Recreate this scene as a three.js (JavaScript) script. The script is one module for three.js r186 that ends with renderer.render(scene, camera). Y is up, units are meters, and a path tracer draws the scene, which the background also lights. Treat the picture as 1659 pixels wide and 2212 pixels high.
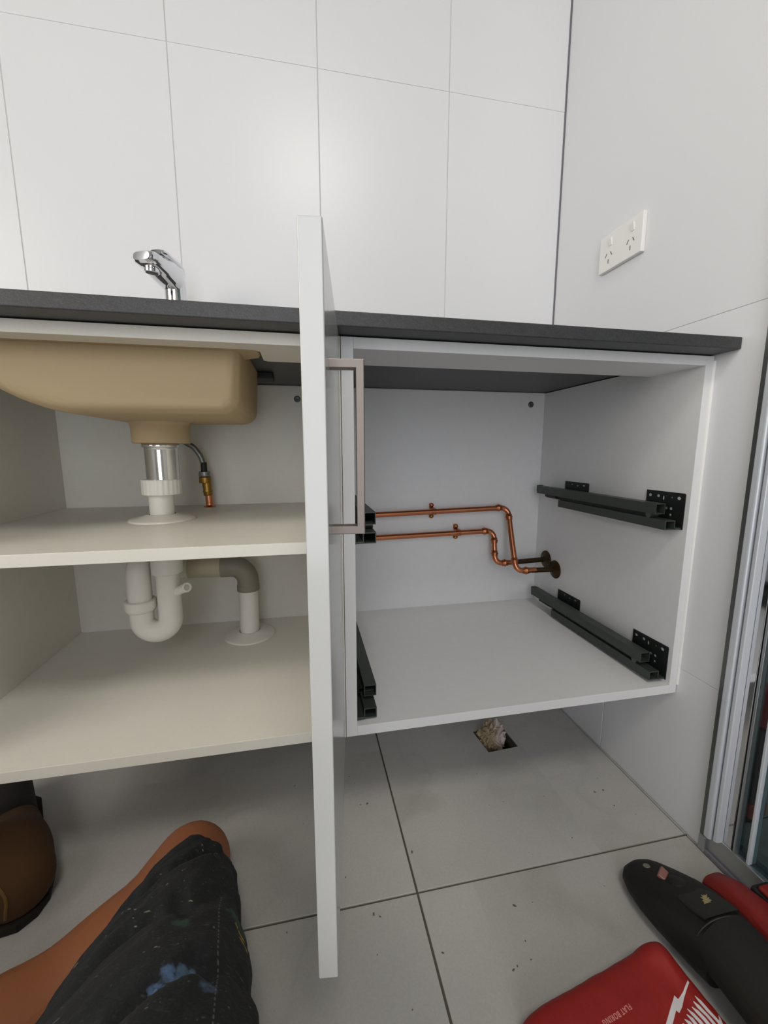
import * as THREE from 'three';
import { RoundedBoxGeometry } from 'three/addons/geometries/RoundedBoxGeometry.js';
import { mergeGeometries, mergeVertices, toCreasedNormals } from 'three/addons/utils/BufferGeometryUtils.js';
import { MarchingCubes } from 'three/addons/objects/MarchingCubes.js';
import { ImprovedNoise } from 'three/addons/math/ImprovedNoise.js';
import { RectAreaLightUniformsLib } from 'three/addons/lights/RectAreaLightUniformsLib.js';
import { Brush, Evaluator, SUBTRACTION } from 'three-bvh-csg';

// ---------------------------------------------------------------- camera, light, exposure
const scene = new THREE.Scene();
const camera = new THREE.PerspectiveCamera(103.1, 1659 / 2212, 0.02, 20);
camera.position.set(-0.6531, 0.6789, 1.0178);
camera.rotation.order = 'YXZ';
camera.rotation.set(-0.1513, -0.1956, 0);
scene.add(camera);
const renderer = new THREE.WebGLRenderer({ antialias: true });
renderer.toneMapping = THREE.LinearToneMapping;
renderer.toneMappingExposure = 1.03;
renderer.shadowMap.enabled = true;
RectAreaLightUniformsLib.init();
scene.background = new THREE.Color(0x0b0c0d);
const LAMP = { x: -0.55, y: 2.4, z: 1.8, size: 0.42, power: 21, color: 0xfffaf3 };   // ceiling lamp
const WINS = [
  { wall: 'left', name: 'window_1', a: 1.25, y: 1.3, w: 1.1, h: 1.0, power: 3.2, color: 0xfff8ee },          // frosted window in the left wall
  { wall: 'front', name: 'door_1', a: -0.9, y: 1.03, w: 0.9, h: 2.04, power: 0.9, color: 0xf1f4ff },       // frosted glass door behind the camera
];

// ---------------------------------------------------------------- helpers
const V = (x, y, z) => new THREE.Vector3(x, y, z);
let seed = 20240611;
const rnd = () => { seed = (seed * 1664525 + 1013904223) >>> 0; return seed / 4294967296; };
const noise = new ImprovedNoise();
const fbm = (x, y, z, o = 4) => { let s = 0, a = 1, n = 0; for (let i = 0; i < o; i++) { s += a * noise.noise(x, y, z); n += a; a *= 0.5; x *= 2.03; y *= 2.03; z *= 2.03; } return s / n; };
const used = new Map();
const numbered = n => { const k = used.get(n) || 0; used.set(n, k + 1); return k ? `${n}_${String(k).padStart(3, '0')}` : n; };
const baseOf = new Map();
function thing(name, label, category, [x, y, z] = [0, 0, 0], group) {
  const o = new THREE.Group(); o.name = numbered(name); o.position.set(x, y, z);
  o.userData = { label, category }; if (group) o.userData.group = group;
  scene.add(o); baseOf.set(o, V(x, y, z)); return o;
}
function struct(name, label) {
  const o = new THREE.Group(); o.name = name; o.userData = { kind: 'structure', label, category: name.split('_')[0] };
  scene.add(o); baseOf.set(o, V(0, 0, 0)); return o;
}
// geometry is written in room coordinates; a part moves it into its thing's frame
function part(name, geo, mat, parent, label) {
  const b = baseOf.get(parent); const g = geo.clone(); g.translate(-b.x, -b.y, -b.z);
  const m = new THREE.Mesh(g, mat); m.name = name; m.castShadow = m.receiveShadow = true;
  if (label) m.userData.label = label;
  parent.add(m); baseOf.set(m, b); return m;
}
function single(name, geo, mat, label, category, group) {
  geo.computeBoundingBox(); const bb = geo.boundingBox; const c = V((bb.min.x + bb.max.x) / 2, bb.min.y, (bb.min.z + bb.max.z) / 2);
  const g = geo.clone(); g.translate(-c.x, -c.y, -c.z);
  const m = new THREE.Mesh(g, mat); m.name = numbered(name); m.position.copy(c); m.castShadow = m.receiveShadow = true;
  m.userData = { label, category }; if (group) m.userData.group = group;
  scene.add(m); baseOf.set(m, c); return m;
}
const plain = g => { const k = g.index ? g.toNonIndexed() : g; for (const n of Object.keys(k.attributes)) if (!['position', 'normal', 'uv'].includes(n)) k.deleteAttribute(n); return k; };
const merge = gs => mergeGeometries(gs.map(plain));
function box(x0, x1, y0, y1, z0, z1, r = 0.0006) {
  const w = x1 - x0, h = y1 - y0, d = z1 - z0;
  const g = r > 0 ? new RoundedBoxGeometry(w, h, d, 1, Math.min(r, w / 2.01, h / 2.01, d / 2.01)) : new THREE.BoxGeometry(w, h, d);
  g.translate((x0 + x1) / 2, (y0 + y1) / 2, (z0 + z1) / 2); return g;
}
// board lying flat with holes / notches: outline in (x, z), thickness in y
function board(outline, holes, y0, y1, bevel = 0) {
  const s = new THREE.Shape(outline.map(([x, z]) => new THREE.Vector2(x, -z)));
  for (const h of holes) s.holes.push(new THREE.Path(h.map(([x, z]) => new THREE.Vector2(x, -z))));
  const g = new THREE.ExtrudeGeometry(s, { depth: y1 - y0 - 2 * bevel, bevelEnabled: bevel > 0, bevelSize: bevel, bevelThickness: bevel, bevelOffset: -bevel, bevelSegments: 2, curveSegments: 24 });
  g.rotateX(-Math.PI / 2); g.translate(0, y0 + bevel, 0); return g;
}
const circle = (cx, cz, r, n = 28) => Array.from({ length: n }, (_, i) => [cx + r * Math.cos(i / n * 2 * Math.PI), cz + r * Math.sin(i / n * 2 * Math.PI)]);
function cyl(a, b, r0, r1 = r0, n = 28) {
  const d = b.clone().sub(a), L = d.length();
  const g = new THREE.CylinderGeometry(r1, r0, L, n, 1);
  g.applyQuaternion(new THREE.Quaternion().setFromUnitVectors(V(0, 1, 0), d.normalize()));
  g.translate((a.x + b.x) / 2, (a.y + b.y) / 2, (a.z + b.z) / 2); return g;
}
// turned profile [[r, h], ...] about the axis a -> b
function turned(a, dir, prof, n = 32) {
  const g = new THREE.LatheGeometry(prof.map(([r, h]) => new THREE.Vector2(Math.max(r, 1e-5), h)), n);
  g.applyQuaternion(new THREE.Quaternion().setFromUnitVectors(V(0, 1, 0), dir.clone().normalize()));
  g.translate(a.x, a.y, a.z); return g;
}
// path of straight runs with rounded corners
function bentPath(pts, rad) {
  const p = new THREE.CurvePath();
  let last = pts[0];
  for (let i = 1; i < pts.length - 1; i++) {
    const r = Array.isArray(rad) ? rad[i - 1] : rad;
    const u = pts[i - 1].clone().sub(pts[i]).normalize(), w = pts[i + 1].clone().sub(pts[i]).normalize();
    const A = pts[i].clone().addScaledVector(u, r), B = pts[i].clone().addScaledVector(w, r);
    if (A.distanceTo(last) > 1e-5) p.add(new THREE.LineCurve3(last, A));
    p.add(new THREE.CubicBezierCurve3(A, A.clone().addScaledVector(u, -r * 0.56), B.clone().addScaledVector(w, -r * 0.56), B));
    last = B;
  }
  p.add(new THREE.LineCurve3(last, pts[pts.length - 1]));
  return p;
}
const tube = (path, r, seg = 120, n = 20) => new THREE.TubeGeometry(path, seg, r, n, false);
// loft of superelliptic sections {c, w, h, e, u, v}
function loft(secs, n = 40) {
  const pos = [], idx = [], uv = [];
  secs.forEach((s, i) => {
    const u = s.u || V(1, 0, 0), v = s.v || V(0, 1, 0), e = s.e || 2;
    for (let k = 0; k <= n; k++) {
      const t = k / n * 2 * Math.PI, c = Math.cos(t), q = Math.sin(t);
      const a = Math.sign(c) * Math.pow(Math.abs(c), 2 / e) * s.w, b = Math.sign(q) * Math.pow(Math.abs(q), 2 / e) * (q < 0 && s.hb !== undefined ? s.hb : s.h);
      const p = s.c.clone().addScaledVector(u, a).addScaledVector(v, b);
      pos.push(p.x, p.y, p.z); uv.push(k / n, i / (secs.length - 1));
    }
  });
  for (let i = 0; i < secs.length - 1; i++) for (let k = 0; k < n; k++) {
    const a = i * (n + 1) + k, b = a + 1, c = a + n + 1, d = c + 1; idx.push(a, b, c, b, d, c);
  }
  for (const i of [0, secs.length - 1]) {
    const c = secs[i].c, o = pos.length / 3; pos.push(c.x, c.y, c.z); uv.push(0.5, i ? 1 : 0);
    for (let k = 0; k < n; k++) { const a = i * (n + 1) + k; i ? idx.push(a, a + 1, o) : idx.push(a + 1, a, o); }
  }
  const g = new THREE.BufferGeometry();
  g.setAttribute('position', new THREE.Float32BufferAttribute(pos, 3));
  g.setAttribute('uv', new THREE.Float32BufferAttribute(uv, 2)); g.setIndex(idx);
  g.computeVertexNormals();
  return toCreasedNormals(g, 0.7);
}
// texture from a function (u, v in 0..1) -> [r, g, b] in 0..255 sRGB
function texture(n, f, repeat, srgb = true) {
  const d = new Uint8Array(n * n * 4);
  for (let j = 0; j < n; j++) for (let i = 0; i < n; i++) {
    const c = f(i / n, j / n), o = (j * n + i) * 4;
    for (let k = 0; k < 3; k++) d[o + k] = Math.max(0, Math.min(255, c[k])); d[o + 3] = 255;
  }
  const t = new THREE.DataTexture(d, n, n, THREE.RGBAFormat);
  t.wrapS = t.wrapT = THREE.RepeatWrapping; t.magFilter = THREE.LinearFilter; t.minFilter = THREE.LinearMipmapLinearFilter; t.generateMipmaps = true;
  if (srgb) t.colorSpace = THREE.SRGBColorSpace; if (repeat) t.repeat.set(repeat, repeat);
  t.needsUpdate = true; return t;
}
function planarUV(g, f) {
  const p = g.attributes.position, a = new Float32Array(p.count * 2);
  for (let i = 0; i < p.count; i++) { const [u, v] = f(p.getX(i), p.getY(i), p.getZ(i)); a[2 * i] = u; a[2 * i + 1] = v; }
  g.setAttribute('uv', new THREE.BufferAttribute(a, 2)); return g;
}
const mat = (color, roughness = 0.5, metalness = 0, o = {}) => new THREE.MeshPhysicalMaterial({ color, roughness, metalness, ...o });

// ---------------------------------------------------------------- materials
const grainTex = texture(256, (u, v) => { const n = 247 + 3 * fbm(u * 24, v * 24, 3.1) + (rnd() - 0.5) * 2; return [n, n, n - 1]; });
const M = {
  tile: mat(0xe6e7e9, 0.32),
  grout: mat(0xcdcdcc, 0.9),
  silicone: mat(0x77747c, 0.5),
  floorGrout: mat(0x5d574c, 0.95),
  plaster: mat(0xbab7b1, 0.9),
  melamine: mat(0xeeeeee, 0.42),
  warmCastMelamine: mat(0xe9e6dc, 0.42),  // warm light cast of the left cabinet put into the board colour
  edgeBand: mat(0xe6e6e4, 0.35),
  doorPaint: mat(0xc6c7c4, 0.22, 0, { clearcoat: 0.5, clearcoatRoughness: 0.12 }),
  sink: mat(0xb4a07d, 0.7),
  chrome: mat(0xe8e9ec, 0.06, 1),
  nickel: mat(0x857c74, 0.45, 1),
  aluminium: mat(0xd3d8de, 0.32, 0.25),
  greySatin: mat(0x7d807e, 0.4, 0.9),
  glossBlack: mat(0x0b0b0b, 0.12),
  satin: mat(0xbfc3c6, 0.42, 1),
  pvc: mat(0xe6e3da, 0.4),
  greyPvc: mat(0x8b8779, 0.5),
  copper: mat(0xc9835f, 0.3, 1),
  copperDull: mat(0xb87452, 0.36, 1),
  bronze: mat(0x4a3d2c, 0.45, 0.9),
  brass: mat(0x9c7a3c, 0.35, 1),
  steelRunner: mat(0x434a45, 0.42, 0.35),
  runnerDark: mat(0x1f2423, 0.5, 0.3),
  black: mat(0x151515, 0.55),
  screw: mat(0x5d635f, 0.4, 0.7),
  outlet: mat(0xf0efec, 0.3),
  slot: mat(0x6d6c69, 0.8),
  red: mat(0x7f1c15, 0.5),
  brightRed: mat(0xc22a20, 0.45),
  toolBlack: mat(0x120f0c, 0.65),
  toolGrey: mat(0x1f1f1b, 0.6),
  toolRubber: mat(0x191713, 0.85),
  skin: mat(0x9c603c, 0.65),
  boot: mat(0x4e3418, 0.9),
  bootDark: mat(0x1d1512, 0.85),
  rubber: mat(0x18130f, 0.9),
  hose: mat(0x8a8b8a, 0.35, 0.8),
  glass: new THREE.MeshPhysicalMaterial({ color: 0xc3d2d6, roughness: 0.02, transmission: 1, thickness: 0, ior: 1.5 }),
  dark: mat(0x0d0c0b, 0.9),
  rag: mat(0xb59c86, 0.7),
};
M.melamine.map = M.warmCastMelamine.map = grainTex;
const benchTex = texture(512, (u, v) => { const n = 58 + 8 * fbm(u * 40, v * 40, 7.7) + (rnd() - 0.5) * 26; return [n, n, n + 1]; });
M.bench = mat(0xffffff, 0.45, 0, { map: benchTex });
const floorTex = texture(1024, (u, v) => {
  const x = u * 6, y = v * 6;
  let n = 186 + 12 * fbm(x, y, 1.3, 5);
  const vein = 0.02 + Math.abs(fbm(x * 0.7 + 3 + 0.6 * fbm(x, y, 9), y * 0.7 + 0.6 * fbm(y, x, 4), 5.2, 4)); n -= 11 * Math.exp(-vein * 26);
  const dirt = Math.max(0, fbm(x * 1.4 + 9, y * 1.4, 8.8, 4) - 0.12) * 60; n -= dirt;
  n += (rnd() - 0.5) * 7;
  return [n, n - 2, n - 7 - dirt * 0.15];
});
M.floorTile = mat(0xffffff, 0.38, 0, { map: floorTex });

// ================================================================ THE ROOM
// tiled back wall: 300 x 600 tiles stood upright
const wallBack = struct('wall_back', 'white tiled wall behind the vanity, upright rectangular tiles');
part('grout', box(-2.1, 1.1, -0.02, 2.42, -0.12, -0.0010, 0), M.grout, wallBack);
{
  const rows = [[0, 0.2911], [0.2919, 0.8911], [0.8919, 1.4911], [1.4919, 2.0911], [2.0919, 2.4]];
  const cols = []; let x = -0.003; const edges = [-0.2982, -0.5972, -0.8974, -1.1955, -1.4955, -1.7955, -2.0];
  for (const e of edges) { cols.push([e + 0.001, x]); x = e - 0.001; }
  for (const [y0, y1] of rows) for (const [x0, x1] of cols) part('tile', box(x0, x1, y0, y1, -0.009, 0, 0.0008), M.tile, wallBack);
}
// short right-hand wall that ends where the shower begins
const wallRight = struct('wall_right', 'white tiled right-hand wall with the power outlet');
part('grout', box(0.0008, 0.06, -0.001, 2.42, -0.001, 0.5245, 0), M.grout, wallRight);
for (const [y0, y1, zs] of [[0.003, 0.291, [0.001, 0.2847, 0.2853, 0.526]], [0.292, 0.891, [0.001, 0.526]], [0.892, 2.091, [0.001, 0.526]], [2.092, 2.4, [0.001, 0.526]]])
  for (let i = 0; i < zs.length; i += 2) part('tile', box(0, 0.008, y0, y1, zs[i] + 0.0015, zs[i + 1], 0.0006), M.tile, wallRight);
{ const t = struct('trim_1', 'grey silicone line in the corner of the tiled walls'); part('silicone', box(-0.0032, 0.001, 0.847, 2.4, -0.002, 0.0014, 0.0004), M.silicone, t); }
// floor of 600 tiles with the square hole under the drawer cabinet
const floor = struct('floor', 'pale grey floor of large square tiles');
const HOLE = [[-0.266, 0.1755], [-0.2585, 0.2487], [-0.1822, 0.2447], [-0.188, 0.1745]];
part('grout', board([[-2.1, -0.12], [1.1, -0.12], [1.1, 2.7], [-2.1, 2.7]], [HOLE], -0.06, -0.0025), M.floorGrout, floor);
{
  const xs = [-2.0, -1.6983, -0.4983, -0.0032, 1.0], zs = [0, 0.5034, 1.1034, 1.7034, 2.6], j = 0.0017;
  for (let i = 0; i < 4; i++) for (let k = 0; k < 4; k++) {
    const x0 = xs[i] + (i ? j : 0), x1 = xs[i + 1] - (i < 2 ? j : 0), z0 = zs[k] + (k ? j : 0.001), z1 = zs[k + 1] - j;
    const g = board([[x0, z0], [x1, z0], [x1, z1], [x0, z1]], i === 2 && k === 0 ? [HOLE] : [], -0.008, 0, 0.0007);
    const ox = rnd(), oz = rnd();
    part('tile', planarUV(g, (x, y, z) => [x * 0.55 + ox, z * 0.55 + oz]), M.floorTile, floor);
  }
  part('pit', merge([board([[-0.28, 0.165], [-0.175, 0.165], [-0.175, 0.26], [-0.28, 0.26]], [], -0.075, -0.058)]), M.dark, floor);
}
{ const c = struct('ceiling', 'white plaster ceiling'); part('slab', box(-2.1, 1.1, 2.4, 2.5, -0.12, 2.7, 0), M.plaster, c); }
WINS.forEach((W, k) => {
  // wall slab with an opening, frame, frosted pane and its light; (a, d) -> wall axis and depth
  const left = W.wall === 'left', L0 = left ? -0.12 : -2.1, L1 = left ? 2.7 : 1.1;
  const B = (a0, a1, y0, y1, d0, d1, r = 0) => left ? box(-2 - d1, -2 - d0, y0, y1, a0, a1, r) : box(a0, a1, y0, y1, 2.6 + d0, 2.6 + d1, r);
  const c = struct('wall_' + W.wall, left ? 'white wall with a window out of frame on the left' : 'white wall with a frosted glass door behind the camera');
  const a0 = W.a - W.w / 2, a1 = W.a + W.w / 2, y0 = W.y - W.h / 2, y1 = W.y + W.h / 2;
  part('slab', merge([B(L0, a0, -0.02, 2.42, 0, 0.1), B(a1, L1, -0.02, 2.42, 0, 0.1), B(a0, a1, -0.02, y0, 0, 0.1), B(a0, a1, y1, 2.42, 0, 0.1)]), M.plaster, c);
  const wn = struct(W.name, left ? 'frosted window in the left wall' : 'frosted glass door behind the camera');
  part(left ? 'window_frame' : 'door_frame', merge([B(a0, a1, y0, y0 + 0.04, 0.01, 0.06), B(a0, a1, y1 - 0.04, y1, 0.01, 0.06), B(a0, a0 + 0.04, y0, y1, 0.01, 0.06), B(a1 - 0.04, a1, y0, y1, 0.01, 0.06), B(W.a - 0.02, W.a + 0.02, y0, y1, 0.01, 0.06)]), M.aluminium, wn);
  part('pane', B(a0 + 0.04, a1 - 0.04, y0 + 0.04, y1 - 0.04, 0.035, 0.045), new THREE.MeshStandardMaterial({ color: 0xdfe6ea, roughness: 0.8, emissive: W.color, emissiveIntensity: 2 }), wn);
  const l = new THREE.RectAreaLight(W.color, W.power, W.w - 0.08, W.h - 0.08);
  if (left) { l.position.set(-2, W.y, W.a); l.lookAt(0, W.y, W.a); } else { l.position.set(W.a, W.y, 2.6); l.lookAt(W.a, W.y, 0); }
  scene.add(l);
});
{ // shower recess behind the glass
  const c = struct('wall_shower', 'pale wall inside the shower recess'); part('slab', box(1.0, 1.1, -0.02, 2.42, -0.12, 2.7, 0), M.plaster, c);
}
// ceiling lamp
{
  const { x, y, z, size } = LAMP;
  const t = thing('ceiling_light', 'square flat ceiling light above and behind the camera', 'light', [x, y - 0.05, z]);
  part('frame', merge([box(x - size / 2 - 0.02, x + size / 2 + 0.02, y - 0.05, y, z - size / 2 - 0.02, z - size / 2, 0.002), box(x - size / 2 - 0.02, x + size / 2 + 0.02, y - 0.05, y, z + size / 2, z + size / 2 + 0.02, 0.002), box(x - size / 2 - 0.02, x - size / 2, y - 0.05, y, z - size / 2, z + size / 2, 0.002), box(x + size / 2, x + size / 2 + 0.02, y - 0.05, y, z - size / 2, z + size / 2, 0.002)]), M.outlet, t);
  part('diffuser', box(x - size / 2, x + size / 2, y - 0.046, y - 0.02, z - size / 2, z + size / 2, 0.002), new THREE.MeshStandardMaterial({ color: 0xffffff, roughness: 0.6, emissive: LAMP.color, emissiveIntensity: 3 }), t);
  const l = new THREE.RectAreaLight(LAMP.color, LAMP.power, size, size); l.position.set(x, y - 0.052, z); l.lookAt(x, 0, z + 0.0001); scene.add(l);
}

// ================================================================ VANITY
const H = 0.8468, UT = 0.829, ZB = 0.4921, ZC = 0.4526, YB = 0.2429, YB2 = 0.2591, ZK = 0.0061;
// benchtop
{
  const g = board([[-1.98, 0.001], [-0.001, 0.001], [-0.001, ZB], [-1.98, ZB]], [[[-1.06, 0.16], [-0.745, 0.16], [-0.745, 0.395], [-1.06, 0.395]]], UT, H, 0.0014);
  planarUV(g, (x, y, z) => [(x + y) * 3, (z + y) * 3]);
  single('benchtop', g, M.bench, 'long dark grey benchtop running along the tiled wall over both cabinets', 'benchtop');
}
const TOP = UT - 0.0015;
// --- a drawer runner on the inner face of the drawer cabinet; s = +1 right panel, -1 left panel
function runner(cab, x0, yb, s, holes) {
  const X = d => x0 - s * d;
  const bx = (d0, d1, y0, y1, z0, z1, r) => box(Math.min(X(d0), X(d1)), Math.max(X(d0), X(d1)), yb + y0, yb + y1, z0, z1, r);
  const channel = (d0, d1, y0, y1, z0, z1, w, open) => {   // hollow folded section along z
    const o = [[d0, y0], [d1, y0], [d1, y1], [d0, y1]];
    const sh = new THREE.Shape(o.map(([d, y]) => new THREE.Vector2(X(d), yb + y)));
    sh.holes.push(new THREE.Path([[d0 + w, y0 + w], [d1 - w, y0 + w], [d1 - w, y1 - w], [d0 + w, y1 - w]].map(([d, y]) => new THREE.Vector2(X(d), yb + y))));
    const g = new THREE.ExtrudeGeometry(sh, { depth: z1 - z0, bevelEnabled: false }); g.translate(0, 0, z0); return g;
  };
  const low = part('drawer_runner', merge([channel(0.0125, 0.0325, 0, 0.0165, 0.14, 0.4405, 0.0016), bx(0.0005, 0.0135, 0.0003, 0.0035, 0.15, 0.4425)]), M.steelRunner, cab);
  // perforated mounting plates
  const plate = (z0, z1, y0, y1, hs) => {
    const sh = new THREE.Shape([[z0, y0], [z1, y0], [z1, y1 - 0.002], [z1 - 0.002, y1], [z0, y1]].map(([z, y]) => new THREE.Vector2(z, yb + y)));
    for (const [z, y, rz, ry] of hs) { const p = new THREE.Path(); p.absellipse(z, yb + y, rz, ry, 0, Math.PI * 2, true); sh.holes.push(p); }
    const g = new THREE.ExtrudeGeometry(sh, { depth: 0.0014, bevelEnabled: false, curveSegments: 10 });
    g.rotateY(-Math.PI / 2); g.translate(s > 0 ? x0 - 0.0004 : x0 + 0.0018, 0, 0); return g;
  };
  part('mounting_plate', plate(0.3645, 0.4445, 0.0, 0.0625, [[0.3725, 0.0535, 0.0036, 0.0027], [0.3905, 0.0535, 0.0034, 0.0027], [0.4015, 0.0508, 0.0021, 0.0042], [0.4185, 0.053, 0.0016, 0.0016], [0.4325, 0.0533, 0.0039, 0.003], [0.4095, 0.0335, 0.0029, 0.0027], [0.4188, 0.0335, 0.0029, 0.0027], [0.4188, 0.0225, 0.0023, 0.0023]]), M.runnerDark, low);
  part('mounting_plate', plate(0.1195, 0.204, 0.008, 0.0605, [[0.145, 0.054, 0.004, 0.0015], [0.165, 0.052, 0.0035, 0.0014], [0.187, 0.054, 0.005, 0.0015]]), M.runnerDark, low);
  part('middle_rail', merge([channel(0.009, 0.0285, 0.0168, 0.0262, 0.085, 0.398, 0.0014), bx(0.0285, 0.0335, 0.0185, 0.0245, 0.085, 0.128, 0.001), bx(0.018, 0.03, 0.018, 0.024, 0.08, 0.1)]), M.runnerDark, low);
  part('drawer_rail', merge([channel(0.0155, 0.0352, 0.0245, 0.0432, 0.05, 0.421, 0.0013), bx(0.019, 0.033, 0.028, 0.045, 0.044, 0.056, 0.002)]), M.steelRunner, low);
  part('rivet', cyl(V(X(0.034), yb + 0.0245, 0.2), V(X(0.0352), yb + 0.0245, 0.2), 0.0022, 0.0022, 10), M.screw, low);
  part('roller', cyl(V(X(0.0165), yb + 0.022, 0.404), V(X(0.033), yb + 0.022, 0.404), 0.006, 0.006, 14), M.screw, low);
}
const screwHead = (x, y, z) => turned(V(x, y, z), V(0, 0, 1), [[0, 0.0022], [0.0016, 0.0012], [0.0034, 0.0024], [0.0056, 0.0028], [0.0072, 0.0016], [0.0078, 0]], 20);
// --- drawer cabinet on the right
{
  const x1 = -0.0012, xi = -0.0161, xp = -0.5828, xj = -0.5996;
  const c = thing('vanity_cabinet', 'open white drawer cabinet on the right with empty black runners and copper pipes inside', 'cabinet', [-0.3, YB, 0.23]);
  part('side_panel', box(xi, x1, YB, TOP, 0.002, ZC), M.melamine, c);
  part('side_panel', box(xj, xp, YB, TOP, 0.002, ZC), M.melamine, c);
  part('bottom_panel', box(xp, xi, YB, YB2, 0.0015, ZC), M.melamine, c);
  part('back_panel', box(xp, xi, YB2, TOP, 0.0015, ZK, 0.0003), M.melamine, c);
  part('top_rail', box(xp, xi, 0.8125, TOP, 0.3475, ZC), M.melamine, c);
  part('screw', screwHead(-0.0554, 0.798, ZK), M.screw, c);
  part('silicone_bead', cyl(V(-0.0008, 0.26, ZC + 0.0005), V(-0.0008, 0.82, ZC + 0.0005), 0.0028, 0.0028, 12), M.outlet, c);
  runner(c, xi, 0.543, 1); runner(c, xi, 0.2652, 1);
  runner(c, xp, 0.543, -1); runner(c, xp, 0.2622, -1);
}
// --- sink cabinet on the left with its open door
{
  const xr = -0.6003, xl = -1.17, t = 0.0162;
  const c = thing('vanity_cabinet', 'open white sink cabinet on the left with one shelf and its door swung out', 'cabinet', [-0.9, YB, 0.23]);
  part('side_panel', box(xr - t, xr, YB, TOP, 0.002, ZC), M.warmCastMelamine, c);
  part('side_panel', box(xl - t, xl, YB, TOP, 0.002, ZC), M.warmCastMelamine, c);
  part('bottom_panel', board([[xl, 0.0015], [xr - t, 0.0015], [xr - t, ZC], [xl, ZC]], [circle(-0.784, 0.09, 0.0235)], YB, YB2, 0.0005), M.warmCastMelamine, c);
  part('shelf', board([[xl, 0.007], [xr - t, 0.007], [xr - t, ZC], [xl, ZC]], [circle(-0.9105, 0.209, 0.0245), circle(-0.8626, 0.046, 0.0085)], 0.5349, 0.5517, 0.0005), M.warmCastMelamine, c);
  part('back_panel', box(xl, xr - t, YB2, TOP, 0.0015, ZK, 0.0003), M.warmCastMelamine, c);
  part('top_rail', board([[xl, 0.347], [-1.12, 0.347], [-1.12, 0.4205], [-0.724, 0.4195], [-0.712, 0.4165], [-0.7068, 0.4095], [-0.7068, 0.3535], [-0.701, 0.347], [xr - t, 0.347], [xr - t, ZC], [xl, ZC]], [], 0.8125, TOP, 0.0004), M.warmCastMelamine, c);
  part('screw', screwHead(-0.6619, 0.798, ZK), M.screw, c);
  // door: hinged on the partition, swung a little short of square
  const a = V(-0.6025, 0, 0.4585), b = V(-0.6366, 0, 0.7352);          // outer face, hinge edge -> free edge
  const u = b.clone().sub(a), L = u.length(); u.normalize(); const n = V(u.z, 0, -u.x);   // n: outward normal of the outer face
  const th = 0.0162, y0 = 0.238, y1 = 0.8245;
  const put = g => { g.applyMatrix4(new THREE.Matrix4().makeBasis(n, V(0, 1, 0), u).setPosition(a)); return g; };
  const door = part('door', put(box(-th, 0, y0, y1, 0, L, 0.001)), M.doorPaint, c);
  // bent flat-bar handle, 128 mm between its feet
  const hz = 0.226, hw = 0.0058, out = 0.0262, hy0 = 0.6135, hy1 = 0.7455, k = 0.0056;
  const hs = new THREE.Shape([[0, hy0 - k / 2], [out, hy0 - k / 2], [out, hy1 + k / 2], [0, hy1 + k / 2], [0, hy1 - k / 2], [out - k, hy1 - k / 2], [out - k, hy0 + k / 2], [0, hy0 + k / 2]].map(([x, y]) => new THREE.Vector2(x, y)));
  const hg = new THREE.ExtrudeGeometry(hs, { depth: 2 * hw - 0.0012, bevelEnabled: true, bevelSize: 0.0006, bevelThickness: 0.0006, bevelSegments: 2 }); hg.translate(0, 0, hz - hw);
  part('handle', put(hg), M.nickel, door);
  for (const hy of [0.33, 0.735]) part('hinge', put(merge([box(-th - 0.012, -th + 0.001, hy - 0.02, hy + 0.02, 0.004, 0.05, 0.003)])), M.nickel, door);
}
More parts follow.
